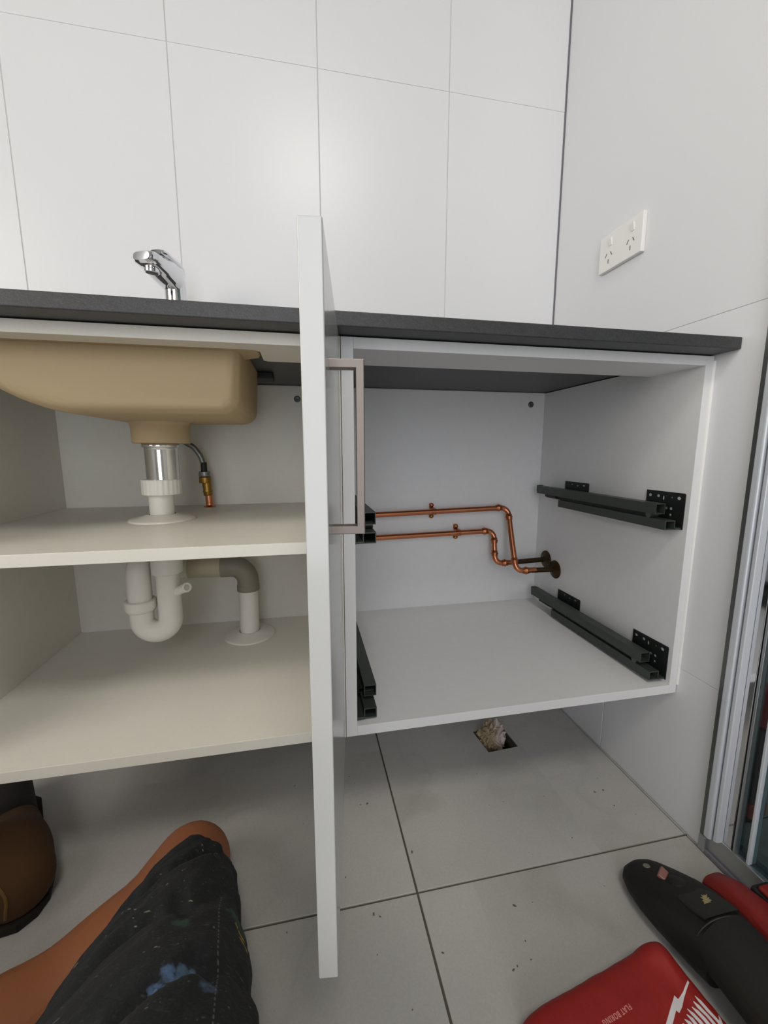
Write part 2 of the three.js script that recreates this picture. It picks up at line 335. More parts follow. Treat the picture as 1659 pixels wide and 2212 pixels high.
// ================================================================ SINK AND ITS PLUMBING
{
  const t = thing('sink', 'beige moulded sink bowl hanging under the benchtop, seen from below', 'sink', [-0.9, 0.69, 0.27]);
  const prof = (k) => {                                              // front outline, shrunk by k for the inside
    const s = new THREE.Shape(), yb = 0.746 + k, xr = -0.757 - k, xl = -1.064 + k, top = 0.81;
    s.moveTo(xl, top); s.lineTo(xr + 0.004, top); s.lineTo(xr, yb + 0.008); s.quadraticCurveTo(xr - 0.001, yb, xr - 0.012, yb);
    s.lineTo(-0.95, yb - (k ? 0 : 0.001)); s.bezierCurveTo(-1.0, yb + 0.003, xl + 0.004, yb + 0.042, xl, top); return s;
  };
  const outer = new THREE.ExtrudeGeometry(prof(0), { depth: 0.215, bevelEnabled: true, bevelSize: 0.018, bevelThickness: 0.026, bevelSegments: 6, curveSegments: 20 }); outer.translate(0, 0, 0.164);
  const inner = new THREE.ExtrudeGeometry(prof(0.012), { depth: 0.215, bevelEnabled: true, bevelSize: 0.012, bevelThickness: 0.02, bevelSegments: 4, curveSegments: 16 }); inner.translate(0, 0.012, 0.164); inner.scale(1, 1, 1);
  const A = new Brush(plain(outer)), B = new Brush(plain(inner)); A.updateMatrixWorld(); B.updateMatrixWorld();
  const ev = new Evaluator(); ev.useGroups = false;
  let g = ev.evaluate(A, B, SUBTRACTION).geometry; g = g.clone(); g.clearGroups();
  // keep below the rim
  const p = g.attributes.position; for (let i = 0; i < p.count; i++) if (p.getY(i) > 0.8285) p.setY(i, 0.8285);
  g = toCreasedNormals(plain(g), 0.6);
  part('bowl', g, M.sink, t);
  { // white inside of the bowl
    const lg = new THREE.ExtrudeGeometry(prof(0.0123), { depth: 0.215, bevelEnabled: true, bevelSize: 0.012, bevelThickness: 0.02, bevelSegments: 4, curveSegments: 16 }).toNonIndexed(); lg.translate(0, 0.0124, 0.164);
    const a = lg.attributes.position, keep = []; for (let k = 0; k < a.count; k += 3) if (Math.min(a.getY(k), a.getY(k + 1), a.getY(k + 2)) < 0.815) for (let m = 0; m < 3; m++) keep.push(a.getX(k + m), Math.min(a.getY(k + m), 0.8285), a.getZ(k + m));
    const kg = new THREE.BufferGeometry(); kg.setAttribute('position', new THREE.Float32BufferAttribute(keep, 3)); kg.setAttribute('uv', new THREE.Float32BufferAttribute(new Float32Array(keep.length / 3 * 2), 2)); kg.computeVertexNormals();
    part('lining', kg, mat(0xf0efec, 0.25, 0, { side: THREE.DoubleSide }), t, 'white inside of the bowl');
  }
  part('flange', board([[-1.09, 0.13], [-0.745, 0.13], [-0.743, 0.335], [-0.728, 0.35], [-0.7125, 0.362], [-0.7095, 0.374], [-0.7095, 0.402], [-0.713, 0.412], [-0.723, 0.4165], [-1.09, 0.4165]], [[[-1.05, 0.165], [-0.76, 0.165], [-0.76, 0.385], [-1.05, 0.385]]], 0.8135, 0.8286, 0.002), M.sink, t);
  part('rim', board([[-1.085, 0.125], [-0.715, 0.125], [-0.715, 0.43], [-1.085, 0.43]], [[[-1.05, 0.165], [-0.76, 0.165], [-0.76, 0.39], [-1.05, 0.39]]], H + 0.0002, H + 0.006, 0.002), M.outlet, t, 'white rim');
  part('drain_boss', turned(V(-0.9015, 0.6905, 0.209), V(0, 1, 0), [[0, 0], [0.046, 0], [0.0475, 0.0015], [0.0478, 0.028], [0.05, 0.036], [0.058, 0.045]], 40), M.sink, t);
}
single('sink_clip', box(-0.738, -0.7055, 0.8165, UT, 0.125, 0.168, 0.002), M.black, 'small black clip fixed under the benchtop beside the sink bowl', 'clip');
{
  const px = -0.9105, pz = 0.209;
  const t = thing('waste_pipe', 'white plastic sink waste with chrome tailpiece and U-shaped trap passing through the shelf', 'pipe', [-0.9, 0.259, 0.15]);
  part('tailpiece', turned(V(-0.9045, 0.62, pz), V(-0.0, 1, 0), [[0.0272, 0], [0.0277, 0.058], [0.0277, 0.0625], [0.0305, 0.0632], [0.0312, 0.066], [0.0305, 0.0695], [0.03, 0.0705], [0, 0.0705]], 40), M.chrome, t, 'polished chrome tailpiece');
  { // ribbed coupling nut
    const s = new THREE.Shape(); const N = 24; for (let i = 0; i < N * 4; i++) { const a = i / (N * 4) * 2 * Math.PI, r = (i % 4 < 2) ? 0.0321 : 0.0317; i ? s.lineTo(r * Math.cos(a), r * Math.sin(a)) : s.moveTo(r, 0); }
    const g = new THREE.ExtrudeGeometry(s, { depth: 0.0255, bevelEnabled: true, bevelSize: 0.001, bevelThickness: 0.001, bevelSegments: 1 }); g.rotateX(-Math.PI / 2); g.translate(-0.908, 0.6, pz);
    part('coupling_nut', g, M.pvc, t);
  }
  // trap: down, round the U, up, back and across to the grey elbow
  const yU = 0.3605, rU = 0.0255, xo = px - 2 * rU;
  const path = new THREE.CurvePath();
  path.add(new THREE.LineCurve3(V(px, 0.602, pz), V(px, yU, pz)));
  const arc = []; for (let i = 0; i <= 16; i++) { const a = -i / 16 * Math.PI; arc.push(V(px - rU + rU * Math.cos(a), yU + rU * Math.sin(a), pz)); }
  path.add(new THREE.CatmullRomCurve3(arc));
  path.add(new THREE.LineCurve3(V(xo, yU, pz), V(xo, 0.445, pz)));
  path.add(new THREE.CubicBezierCurve3(V(xo, 0.445, pz), V(xo, 0.475, pz), V(xo, 0.475, 0.17), V(xo + 0.006, 0.448, 0.13)));
  path.add(new THREE.CubicBezierCurve3(V(xo + 0.006, 0.448, 0.13), V(xo + 0.012, 0.424, 0.096), V(xo + 0.02, 0.424, 0.09), V(-0.9, 0.424, 0.09)));
  path.add(new THREE.LineCurve3(V(-0.9, 0.424, 0.09), V(-0.83, 0.4225, 0.09)));
  part('p_trap', tube(path, 0.0208, 260, 24), M.pvc, t);
  part('trap_nut', turned(V(px, 0.449, pz), V(0, 1, 0), [[0.0215, 0], [0.0265, 0.001], [0.0272, 0.004], [0.0272, 0.03], [0.0265, 0.032], [0.0215, 0.033]], 32), M.pvc, t);
  part('trap_nut', turned(V(xo, 0.3775, pz), V(0, 1, 0), [[0.0212, 0], [0.0245, 0.002], [0.0272, 0.008], [0.0272, 0.0205], [0.026, 0.0225], [0.0212, 0.0232]], 32), M.pvc, t);
  part('cleanout_cap', merge([cyl(V(px + 0.012, 0.412, pz + 0.006), V(px + 0.036, 0.424, pz + 0.018), 0.0082, 0.0082, 18), new THREE.TorusGeometry(0.0072, 0.0026, 8, 20).applyQuaternion(new THREE.Quaternion().setFromUnitVectors(V(0, 0, 1), V(0.7, 0.2, 0.68).normalize())).translate(px + 0.037, 0.4245, pz + 0.0185)]), M.pvc, t);
  part('sleeve', merge([cyl(V(-0.905, 0.424, 0.09), V(-0.836, 0.4225, 0.09), 0.0222, 0.0222, 24)]), mat(0xbdb59c, 0.5), t);
  part('elbow', merge([tube(bentPath([V(-0.838, 0.4225, 0.09), V(-0.782, 0.4225, 0.09), V(-0.7825, 0.367, 0.09)], 0.036), 0.0232, 40, 24), turned(V(-0.7825, 0.366, 0.09), V(0, 1, 0), [[0.021, 0], [0.0245, 0.0005], [0.0245, 0.012], [0.0232, 0.014]], 24)]), M.greyPvc, t, 'grey plastic elbow');
  part('outlet_pipe', cyl(V(-0.784, 0.2595, 0.09), V(-0.7828, 0.37, 0.09), 0.0212, 0.0212, 28), M.pvc, t);
  const flange = [[0.0225, 0.0105], [0.026, 0.0098], [0.04, 0.0055], [0.052, 0.0035], [0.0555, 0.0022], [0.0562, 0]];
  part('cover_flange', turned(V(px, 0.5519, pz), V(0, 1, 0), flange, 48), M.pvc, t);
  part('cover_flange', turned(V(-0.784, 0.2593, 0.09), V(0, 1, 0), flange, 48), M.pvc, t);
}
{
  const t = thing('flexible_hose', 'thin braided water hose with brass fitting on a copper stub behind the waste pipe', 'hose', [-0.8626, 0.5517, 0.046]);
  const c = new THREE.CatmullRomCurve3([V(-0.906, 0.706, 0.075), V(-0.898, 0.6935, 0.062), V(-0.8865, 0.684, 0.053), V(-0.8745, 0.664, 0.05), V(-0.8705, 0.645, 0.048), V(-0.8697, 0.628, 0.048)]);
  const g = new THREE.TubeGeometry(c, 120, 0.0058, 14, false);
  { const p = g.attributes.position, nn = g.attributes.normal; for (let i = 0; i < p.count; i++) { const ring = Math.floor(i / 15), q = i % 15; const k = 0.00045 * Math.sin(ring * 1.7 + q * 1.26); p.setXYZ(i, p.getX(i) + nn.getX(i) * k, p.getY(i) + nn.getY(i) * k, p.getZ(i) + nn.getZ(i) * k); } }
  part('braid', g, M.hose, t);
  part('ferrule', cyl(V(-0.8697, 0.63, 0.048), V(-0.8692, 0.652, 0.0488), 0.0068, 0.0064, 16), M.black, t);
  const hex = (y0, y1, r, x) => turned(V(x, y0, 0.047), V(0.02, 1, 0), [[0, 0], [r * 0.93, 0], [r, 0.001], [r, y1 - y0 - 0.001], [r * 0.93, y1 - y0], [0, y1 - y0]], 6);
  part('nut', merge([hex(0.6205, 0.6315, 0.0128, -0.8692)]), M.hose, t);
  part('nut', merge([hex(0.606, 0.6195, 0.0135, -0.8685)]), M.brass, t);
  part('connector', turned(V(-0.8645, 0.578, 0.0465), V(-0.06, 1, 0), [[0.0085, 0], [0.0098, 0.002], [0.0092, 0.006], [0.0102, 0.008], [0.0102, 0.011], [0.0092, 0.013], [0.0098, 0.026], [0.009, 0.03]], 20), M.brass, t);
  part('copper_stub', turned(V(-0.8626, 0.552, 0.046), V(-0.03, 1, 0), [[0.013, 0], [0.0125, 0.0018], [0.0085, 0.0025], [0.0078, 0.006], [0.0078, 0.0285]], 24), M.copper, t);
}
// --- mixer tap on the benchtop behind the bowl
{
  const t = thing('tap', 'chrome basin mixer tap with a lever on top, behind the sink', 'tap', [-0.884, H, 0.1]);
  part('body', merge([turned(V(-0.889, H, 0.1), V(0, 1, 0), [[0, 0], [0.026, 0], [0.0262, 0.003], [0.0225, 0.006], [0.0215, 0.02], [0.0205, 0.02], [0.0203, 0.15], [0.0195, 0.153], [0.0203, 0.156], [0.019, 0.168], [0, 0.17]], 40)]), M.chrome, t);
  const q = (x, y, z, w, h, hb = h, e = 3.5, tilt = 0.1) => ({ c: V(x, y, z), w, h, hb, e, u: V(0.93, 0, 0.36).normalize(), v: V(0.05, Math.cos(tilt), -Math.sin(tilt)).normalize() });
  part('spout', loft([q(-0.887, 1.011, 0.08, 0.014, 0.016, 0.014), q(-0.888, 1.011, 0.088, 0.0195, 0.02, 0.026), q(-0.891, 1.012, 0.108, 0.0215, 0.02, 0.03), q(-0.897, 1.012, 0.129, 0.0218, 0.018, 0.0245), q(-0.905, 1.0125, 0.152, 0.0218, 0.015, 0.0175), q(-0.912, 1.0125, 0.173, 0.0215, 0.0122, 0.012), q(-0.916, 1.0125, 0.183, 0.0195, 0.0105, 0.0105), q(-0.918, 1.0125, 0.187, 0.0155, 0.007, 0.007)], 40), M.chrome, t);
  part('aerator', turned(V(-0.909, 0.993, 0.165), V(0.05, 1, 0.1), [[0, 0.001], [0.0105, 0.001], [0.0118, 0], [0.0135, 0.001], [0.0135, 0.016], [0, 0.016]], 28), M.chrome, t);
  part('aerator_mesh', turned(V(-0.909, 0.9927, 0.165), V(0.05, 1, 0.1), [[0, -0.0002], [0.0102, -0.0002], [0.0102, 0.0008]], 20), M.black, t);
  part('lever', loft([q(-0.8845, 1.012, 0.086, 0.014, 0.012, 0.012, 3), q(-0.8855, 1.022, 0.094, 0.0175, 0.012, 0.012, 3), q(-0.8885, 1.029, 0.11, 0.0175, 0.0095, 0.009, 3), q(-0.8935, 1.031, 0.13, 0.0165, 0.006, 0.005, 3), q(-0.896, 1.031, 0.15, 0.016, 0.0048, 0.004, 3), q(-0.9, 1.031, 0.161, 0.0145, 0.004, 0.004, 3), q(-0.9015, 1.031, 0.164, 0.011, 0.0025, 0.0025, 3)], 28), M.chrome, t);
}
// ================================================================ COPPER PIPES IN THE DRAWER CABINET
function copperRun(label, run, down, foot, clipX) {
  const r = 0.007;
  const t = thing('copper_pipe', label, 'pipe', [-0.3, 0.37, 0.03]);
  const zc = 0.03, [x0, y0] = run[0], [x1, y1] = run[1];
  const A = V(x0, y0, zc), B = V(x1, y1, zc), C = V(down[0], down[1], down[2]), D = V(foot[0], foot[1], foot[2]);
  part('pipe', tube(bentPath([A, B, C, V(C.x + 0.055, C.y + 0.0005, C.z)], [0.021, 0.021]), r, 260, 18), M.copper, t);
  part('tail', merge([cyl(V(C.x + 0.045, C.y, C.z), D, r * 0.95, r * 0.95, 18)]), M.bronze, t, 'dark tarnished tail into the side panel');
  const collar = (p, d) => { d = d.clone().normalize(); return merge([turned(p.clone().addScaledVector(d, -0.0075), d, [[r, 0], [r + 0.0013, 0.0006], [r + 0.0013, 0.0052], [r + 0.0028, 0.0064], [r + 0.0028, 0.0086], [r + 0.0013, 0.0098], [r + 0.0012, 0.0145], [r, 0.015]], 20)]); };
  const dn = C.clone().sub(B).normalize();
  for (const [p, d] of [[B.clone().add(V(-0.0265, 0, 0)), V(1, 0, 0)], [B.clone().addScaledVector(dn, 0.0265), dn], [C.clone().addScaledVector(dn, -0.0265), dn], [C.clone().add(V(0.028, 0, 0)), V(1, 0, 0)]]) part('collar', collar(p, d), M.copperDull, t);
  part('rosette', turned(D.clone().add(V(-0.0006, 0, 0)), V(-1, 0, 0), [[0.0235, 0], [0.0232, 0.0015], [0.02, 0.0035], [0.012, 0.0062], [0.0085, 0.0085], [0.0072, 0.0092]], 36), M.bronze, t);
  // saddle clip: two screwed feet and a strap over the pipe
  const cy = y0 + (y1 - y0) * (clipX - x0) / (x1 - x0), half = 0.0055;
  const s = new THREE.Shape(); const ro = r + 0.0014;
  const pts = [[-0.019, ZK + 0.0002], [-0.019, ZK + 0.0016], [-ro - 0.0005, ZK + 0.0016]]; for (let i = 0; i <= 14; i++) { const a = Math.PI - i / 14 * Math.PI; pts.push([ro * Math.cos(a), zc + ro * Math.sin(a)]); }
  pts.push([ro + 0.0005, ZK + 0.0016], [0.019, ZK + 0.0016], [0.019, ZK + 0.0002], [ro - 0.0012, ZK + 0.0002]); for (let i = 0; i <= 14; i++) { const a = i / 14 * Math.PI; pts.push([(r + 0.0001) * Math.cos(a), zc + (r + 0.0001) * Math.sin(a)]); } pts.push([-ro + 0.0012, ZK + 0.0002]);
  s.setFromPoints(pts.map(([a, b]) => new THREE.Vector2(a, b)));
  const g = new THREE.ExtrudeGeometry(s, { depth: 2 * half, bevelEnabled: false }); g.applyMatrix4(new THREE.Matrix4().makeBasis(V(0, 1, 0), V(0, 0, 1), V(1, 0, 0))); g.translate(clipX - half, cy, 0);
  const clip = part('saddle_clip', g, M.copperDull, t);
  for (const k of [-1, 1]) part('screw', turned(V(clipX, cy + k * 0.0145, ZK + 0.0016), V(0, 0, 1), [[0.0058, 0], [0.0058, 0.003], [0.0052, 0.007], [0.003, 0.009], [0, 0.0095]], 16), k > 0 ? M.copperDull : M.brass, clip);
}
copperRun('upper copper pipe with the long drop on the back panel of the drawer cabinet', [[-0.5815, 0.5162], [-0.1215, 0.5277]], [-0.1285, 0.3735, 0.1], [-0.0163, 0.3716, 0.1], -0.3272);
copperRun('lower copper pipe with the short drop, running under the other copper pipe', [[-0.5815, 0.458], [-0.1585, 0.4662]], [-0.1655, 0.384, 0.057], [-0.0163, 0.3874, 0.057], -0.2589);

// ================================================================ POWER OUTLET
{
  const z0 = 0.172, z1 = 0.287, y0 = 1.0545, y1 = 1.127, T = 0.0092;
  const t = thing('power_outlet', 'white double power outlet with two rocker switches on the right wall', 'outlet', [0, y0, 0.23]);
  part('cover_plate', box(-T, -0.0001, y0, y1, z0, z1, 0.0016), M.outlet, t);
  for (const zc of [0.2, 0.259]) {
    const rk = box(-0.0022, 0.0022, -0.0075, 0.0075, -0.0045, 0.0045, 0.0014); rk.rotateZ(0.22); rk.translate(-T - 0.0006, y1 - 0.0185, zc + 0.004);
    part('rocker_switch', rk, M.outlet, t);
    const slot = (dz, dy, a) => { const g = box(-0.0004, 0.0004, -0.0042, 0.0042, -0.0009, 0.0009, 0); g.rotateX(a); g.translate(-T, y0 + 0.0275 + dy, zc + dz); return g; };
    for (const [dz, dy, a] of [[-0.0072, 0.0035, 0.52], [0.0072, 0.0035, -0.52], [0, -0.0098, 0]]) part('pin_slot', slot(dz, dy, a), M.slot, t);
  }
}
// ================================================================ SHOWER SCREEN
{
  const t = thing('shower_screen', 'framed glass shower screen of bright aluminium at the end of the right wall', 'shower screen', [0, 0, 0.9]);
  const top = 2.0, yT = 0.0465;
  const col = (pts, y0, y1) => board(pts, [], y0, y1, 0);
  const round = (cx, cz, rx, rz, n = 12) => Array.from({ length: n + 1 }, (_, i) => { const a = Math.PI / 2 + i / n * Math.PI; return [cx + rx * Math.cos(a), cz - rz * Math.sin(a) * -1]; });
  part('wall_channel', col([[-0.002, 0.5265], [-0.002, 0.5385], [0.03, 0.5385], [0.03, 0.5265]], 0.03, top), M.greySatin, t);
  part('jamb', loft([0.042, top].map(y => ({ c: V(-0.004, y, 0.5452), w: 0.0095, h: 0.0066, e: 3, v: V(0, 0, 1) })), 24), M.aluminium, t);
  part('jamb_rib', loft([0.045, top].map(y => ({ c: V(-0.002, y, 0.5568), w: 0.0085, h: 0.0042, e: 3, v: V(0, 0, 1) })), 24), M.aluminium, t);
  part('door_stile', box(0.001, 0.0095, yT, top, 0.5614, 0.5745, 0.0012), M.chrome, t);
  part('gasket', box(0.002, 0.009, yT, top, 0.5747, 0.5775, 0.0004), M.black, t);
  part('glazing_bead', box(-0.001, 0.0105, yT, top, 0.5777, 0.5816, 0.001), M.satin, t);
  part('glass_strip', box(0.007, 0.012, yT, top, 0.5818, 0.596, 0.0005), M.glass, t);
  part('edge_bead', box(0.001, 0.016, yT, top, 0.5962, 0.6005, 0.001), M.aluminium, t);
  part('glass_pane', box(0.007, 0.012, yT, top - 0.02, 0.601, 1.5, 0.0005), M.glass, t);
  part('track', merge([box(0.0015, 0.04, 0.001, yT - 0.006, 0.528, 1.52, 0.001), box(-0.001, 0.005, yT - 0.006, yT, 0.54, 1.52, 0.0012), box(0.022, 0.04, yT - 0.006, yT + 0.004, 0.56, 1.52, 0.0012)]), M.satin, t);
  part('seal', box(-0.0035, 0.0015, 0.0006, 0.0075, 0.53, 1.52, 0.0008), M.silicone, t);
  part('foot_block', box(-0.0045, 0.012, 0.001, 0.03, 0.5265, 0.5385, 0.002), M.satin, t);
  part('head_rail', box(-0.004, 0.035, top, top + 0.035, 0.531, 1.52, 0.002), M.aluminium, t);
}
{  // added block imitating a red and black reflection in the shower glass
  const t = thing('reflection_block', 'narrow red and black block behind the shower glass, added to stand in for a reflection', 'reflection block', [0.143, 0, 0.4]);
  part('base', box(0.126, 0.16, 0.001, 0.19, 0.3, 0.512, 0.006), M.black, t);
  part('upper_block', box(0.124, 0.162, 0.1905, 0.265, 0.297, 0.515, 0.008), M.brightRed, t, 'red lid');
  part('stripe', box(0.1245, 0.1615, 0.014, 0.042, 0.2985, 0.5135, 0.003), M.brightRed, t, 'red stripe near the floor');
  part('front_block', box(0.136, 0.15, 0.165, 0.215, 0.5135, 0.519, 0.002), M.black, t);
}
// ================================================================ FLOOR HOLE STUFFING AND GRIT
{
  const g0 = new THREE.IcosahedronGeometry(1, 24); const p = g0.attributes.position;
  for (let i = 0; i < p.count; i++) {
    const v = V(p.getX(i), p.getY(i), p.getZ(i)).normalize();
    const w = fbm(v.x * 1.3 + 7, v.y * 1.3, v.z * 1.3, 2), n = Math.abs(fbm(v.x * 1.9 + 4 + w, v.y * 1.9, v.z * 1.9 - w, 2)), k = 0.78 + 0.95 * n - 0.18 * Math.abs(fbm(v.x * 3.6, v.y * 3.6 + 3, v.z * 3.6 + w, 2));
    p.setXYZ(i, -0.2275 + v.x * k * 0.036, -0.014 + v.y * k * 0.046, 0.197 + v.z * k * 0.03);
  }
  const g = mergeVertices((g0.deleteAttribute('normal'), g0.deleteAttribute('uv'), g0)); g.computeVertexNormals();
  const pp = g.attributes.position, col = new Float32Array(pp.count * 3);
  for (let i = 0; i < pp.count; i++) { const k = Math.max(0, Math.min(1, (pp.getX(i) + 0.232) * 60 + fbm(pp.getX(i) * 60, pp.getY(i) * 60, 2))); col.set([0.36 + 0.22 * k, 0.28 + 0.2 * k, 0.17 + 0.27 * k], i * 3); }
  g.setAttribute('color', new THREE.BufferAttribute(col, 3));
  single('crumpled_plastic', g, mat(0xffffff, 0.45, 0, { vertexColors: true }), 'crumpled plastic wrap stuffed into the square hole in the floor', 'plastic wrap');
}
{
  const gs = []; const spots = [[-0.098, 0.392], [-0.078, 0.391], [-0.083, 0.427], [-0.205, 0.47], [-0.4, 0.62], [-0.36, 0.55], [-0.33, 0.74], [-0.45, 0.71], [-0.57, 0.52], [-0.64, 0.58], [-0.55, 0.33], [-0.49, 0.44]];
  for (let i = 0; i < 46; i++) {
    const [x, z] = i < spots.length ? spots[i] : [-0.72 + rnd() * 0.7, 0.2 + rnd() * 0.55];
    const s = (i < spots.length ? 0.0017 : 0.0008) * (0.6 + rnd() * 0.8);
    const g = new THREE.IcosahedronGeometry(s, 0); g.scale(1 + rnd(), 0.45, 0.7 + rnd() * 0.5); g.rotateY(rnd() * 6); g.translate(x, s * 0.4, z); gs.push(g);
  }
  const m = single('grit', merge(gs), mat(0x6a6459, 0.95), 'scattered dark crumbs of grit lying on the floor tiles', 'grit'); m.userData.kind = 'stuff';
}
// ================================================================ POWER TOOL
{
  const t = thing('power_tool', 'black cordless power tool with red housing lying on the floor beside the shower', 'power tool', [-0.12, 0, 0.66]);
  const S = (x, y, z, w, h, hb, e = 2.6) => ({ c: V(x, y, z), w, h, hb, e });
  part('head', loft([S(-0.1415, 0.016, 0.541, 0.012, 0.006, 0.008), S(-0.1445, 0.018, 0.547, 0.0255, 0.01, 0.014), S(-0.1455, 0.02, 0.556, 0.0345, 0.013, 0.018), S(-0.143, 0.023, 0.575, 0.0445, 0.018, 0.022), S(-0.1385, 0.026, 0.6, 0.0525, 0.026, 0.025), S(-0.1355, 0.029, 0.625, 0.0545, 0.034, 0.028), S(-0.1345, 0.032, 0.65, 0.051, 0.041, 0.031), S(-0.136, 0.038, 0.675, 0.0455, 0.045, 0.037), S(-0.138, 0.042, 0.69, 0.041, 0.043, 0.039)], 48), M.toolBlack, t);
  const grip = part('grip', loft([S(-0.137, 0.05, 0.672, 0.036, 0.036, 0.036, 2), S(-0.1385, 0.051, 0.676, 0.0405, 0.0405, 0.0405, 2), S(-0.139, 0.053, 0.69, 0.0415, 0.041, 0.041, 2), S(-0.142, 0.056, 0.76, 0.0415, 0.041, 0.041, 2), S(-0.146, 0.058, 0.86, 0.043, 0.042, 0.042, 2), S(-0.1465, 0.058, 0.867, 0.038, 0.037, 0.037, 2)], 44), M.toolRubber, t);
  part('seam_ring', new THREE.TorusGeometry(0.0402, 0.0011, 8, 48).rotateY(-0.15).translate(-0.1383, 0.0508, 0.6768), M.toolGrey, grip);
  part('window', box(-0.0095, 0.0095, -0.003, 0.003, -0.0055, 0.0055, 0.0018).rotateX(0.36).rotateY(0.55).translate(-0.1405, 0.0485, 0.587), mat(0x8e6259, 0.4), t, 'small pinkish slot window');
  part('hanging_hole', turned(V(-0.1445, 0.0358, 0.563), V(0, 1, -0.35), [[0, 0.0004], [0.0035, 0.0004], [0.0046, 0.0012], [0.0052, 0]], 20), mat(0x8d8974, 0.4, 0.3), t, 'pale ringed hole in the nose');
  part('button', turned(V(-0.1335, 0.0535, 0.604), V(0, 1, -0.3), [[0, 0.0035], [0.009, 0.003], [0.0125, 0.0008], [0.013, -0.002]], 28), M.black, t);
  part('panel', loft([S(-0.1345, 0.055, 0.616, 0.017, 0.003, 0.006, 4), S(-0.134, 0.0625, 0.63, 0.026, 0.003, 0.006, 4), S(-0.1335, 0.072, 0.65, 0.029, 0.003, 0.006, 4), S(-0.135, 0.08, 0.668, 0.027, 0.003, 0.006, 4)], 28), M.toolGrey, t);
  { // worn emblem: a broken five-pointed splash of pale yellow
    const s = new THREE.Shape(); for (let i = 0; i < 22; i++) { const a = i / 22 * Math.PI * 2, r = 0.0038 + 0.0026 * (i % 2) + 0.002 * (rnd() - 0.5); i ? s.lineTo(r * Math.cos(a), r * Math.sin(a)) : s.moveTo(r, 0); }
    const h = new THREE.Path(); h.absarc(-0.0005, 0.001, 0.0026, 0, 6.28, true); s.holes.push(h);
    const g = new THREE.ExtrudeGeometry(s, { depth: 0.0004, bevelEnabled: false }); g.rotateX(-Math.PI / 2 + 0.42); g.scale(1.15, 1, 0.9); g.translate(-0.1335, 0.0755, 0.6455); part('emblem', g, mat(0x857a58, 0.7), t);
  }
  const R = (x, y, z, w, h, hb) => ({ c: V(x, y, z), w, h, hb, e: 3 });
  const body = part('housing', loft([R(-0.068, 0.024, 0.598, 0.012, 0.02, 0.022), R(-0.066, 0.026, 0.602, 0.0185, 0.025, 0.025), R(-0.063, 0.03, 0.625, 0.024, 0.032, 0.028), R(-0.064, 0.034, 0.66, 0.027, 0.036, 0.032), R(-0.071, 0.038, 0.7, 0.03, 0.038, 0.036), R(-0.082, 0.04, 0.77, 0.032, 0.04, 0.038), R(-0.09, 0.04, 0.83, 0.028, 0.034, 0.034)], 36), M.red, t, 'red plastic housing');
  part('battery', box(-0.041, -0.008, 0.003, 0.062, 0.632, 0.70, 0.005), M.toolBlack, body);
  part('battery_cover', box(-0.039, -0.0085, 0.0622, 0.07, 0.64, 0.70, 0.004), M.red, body);
}
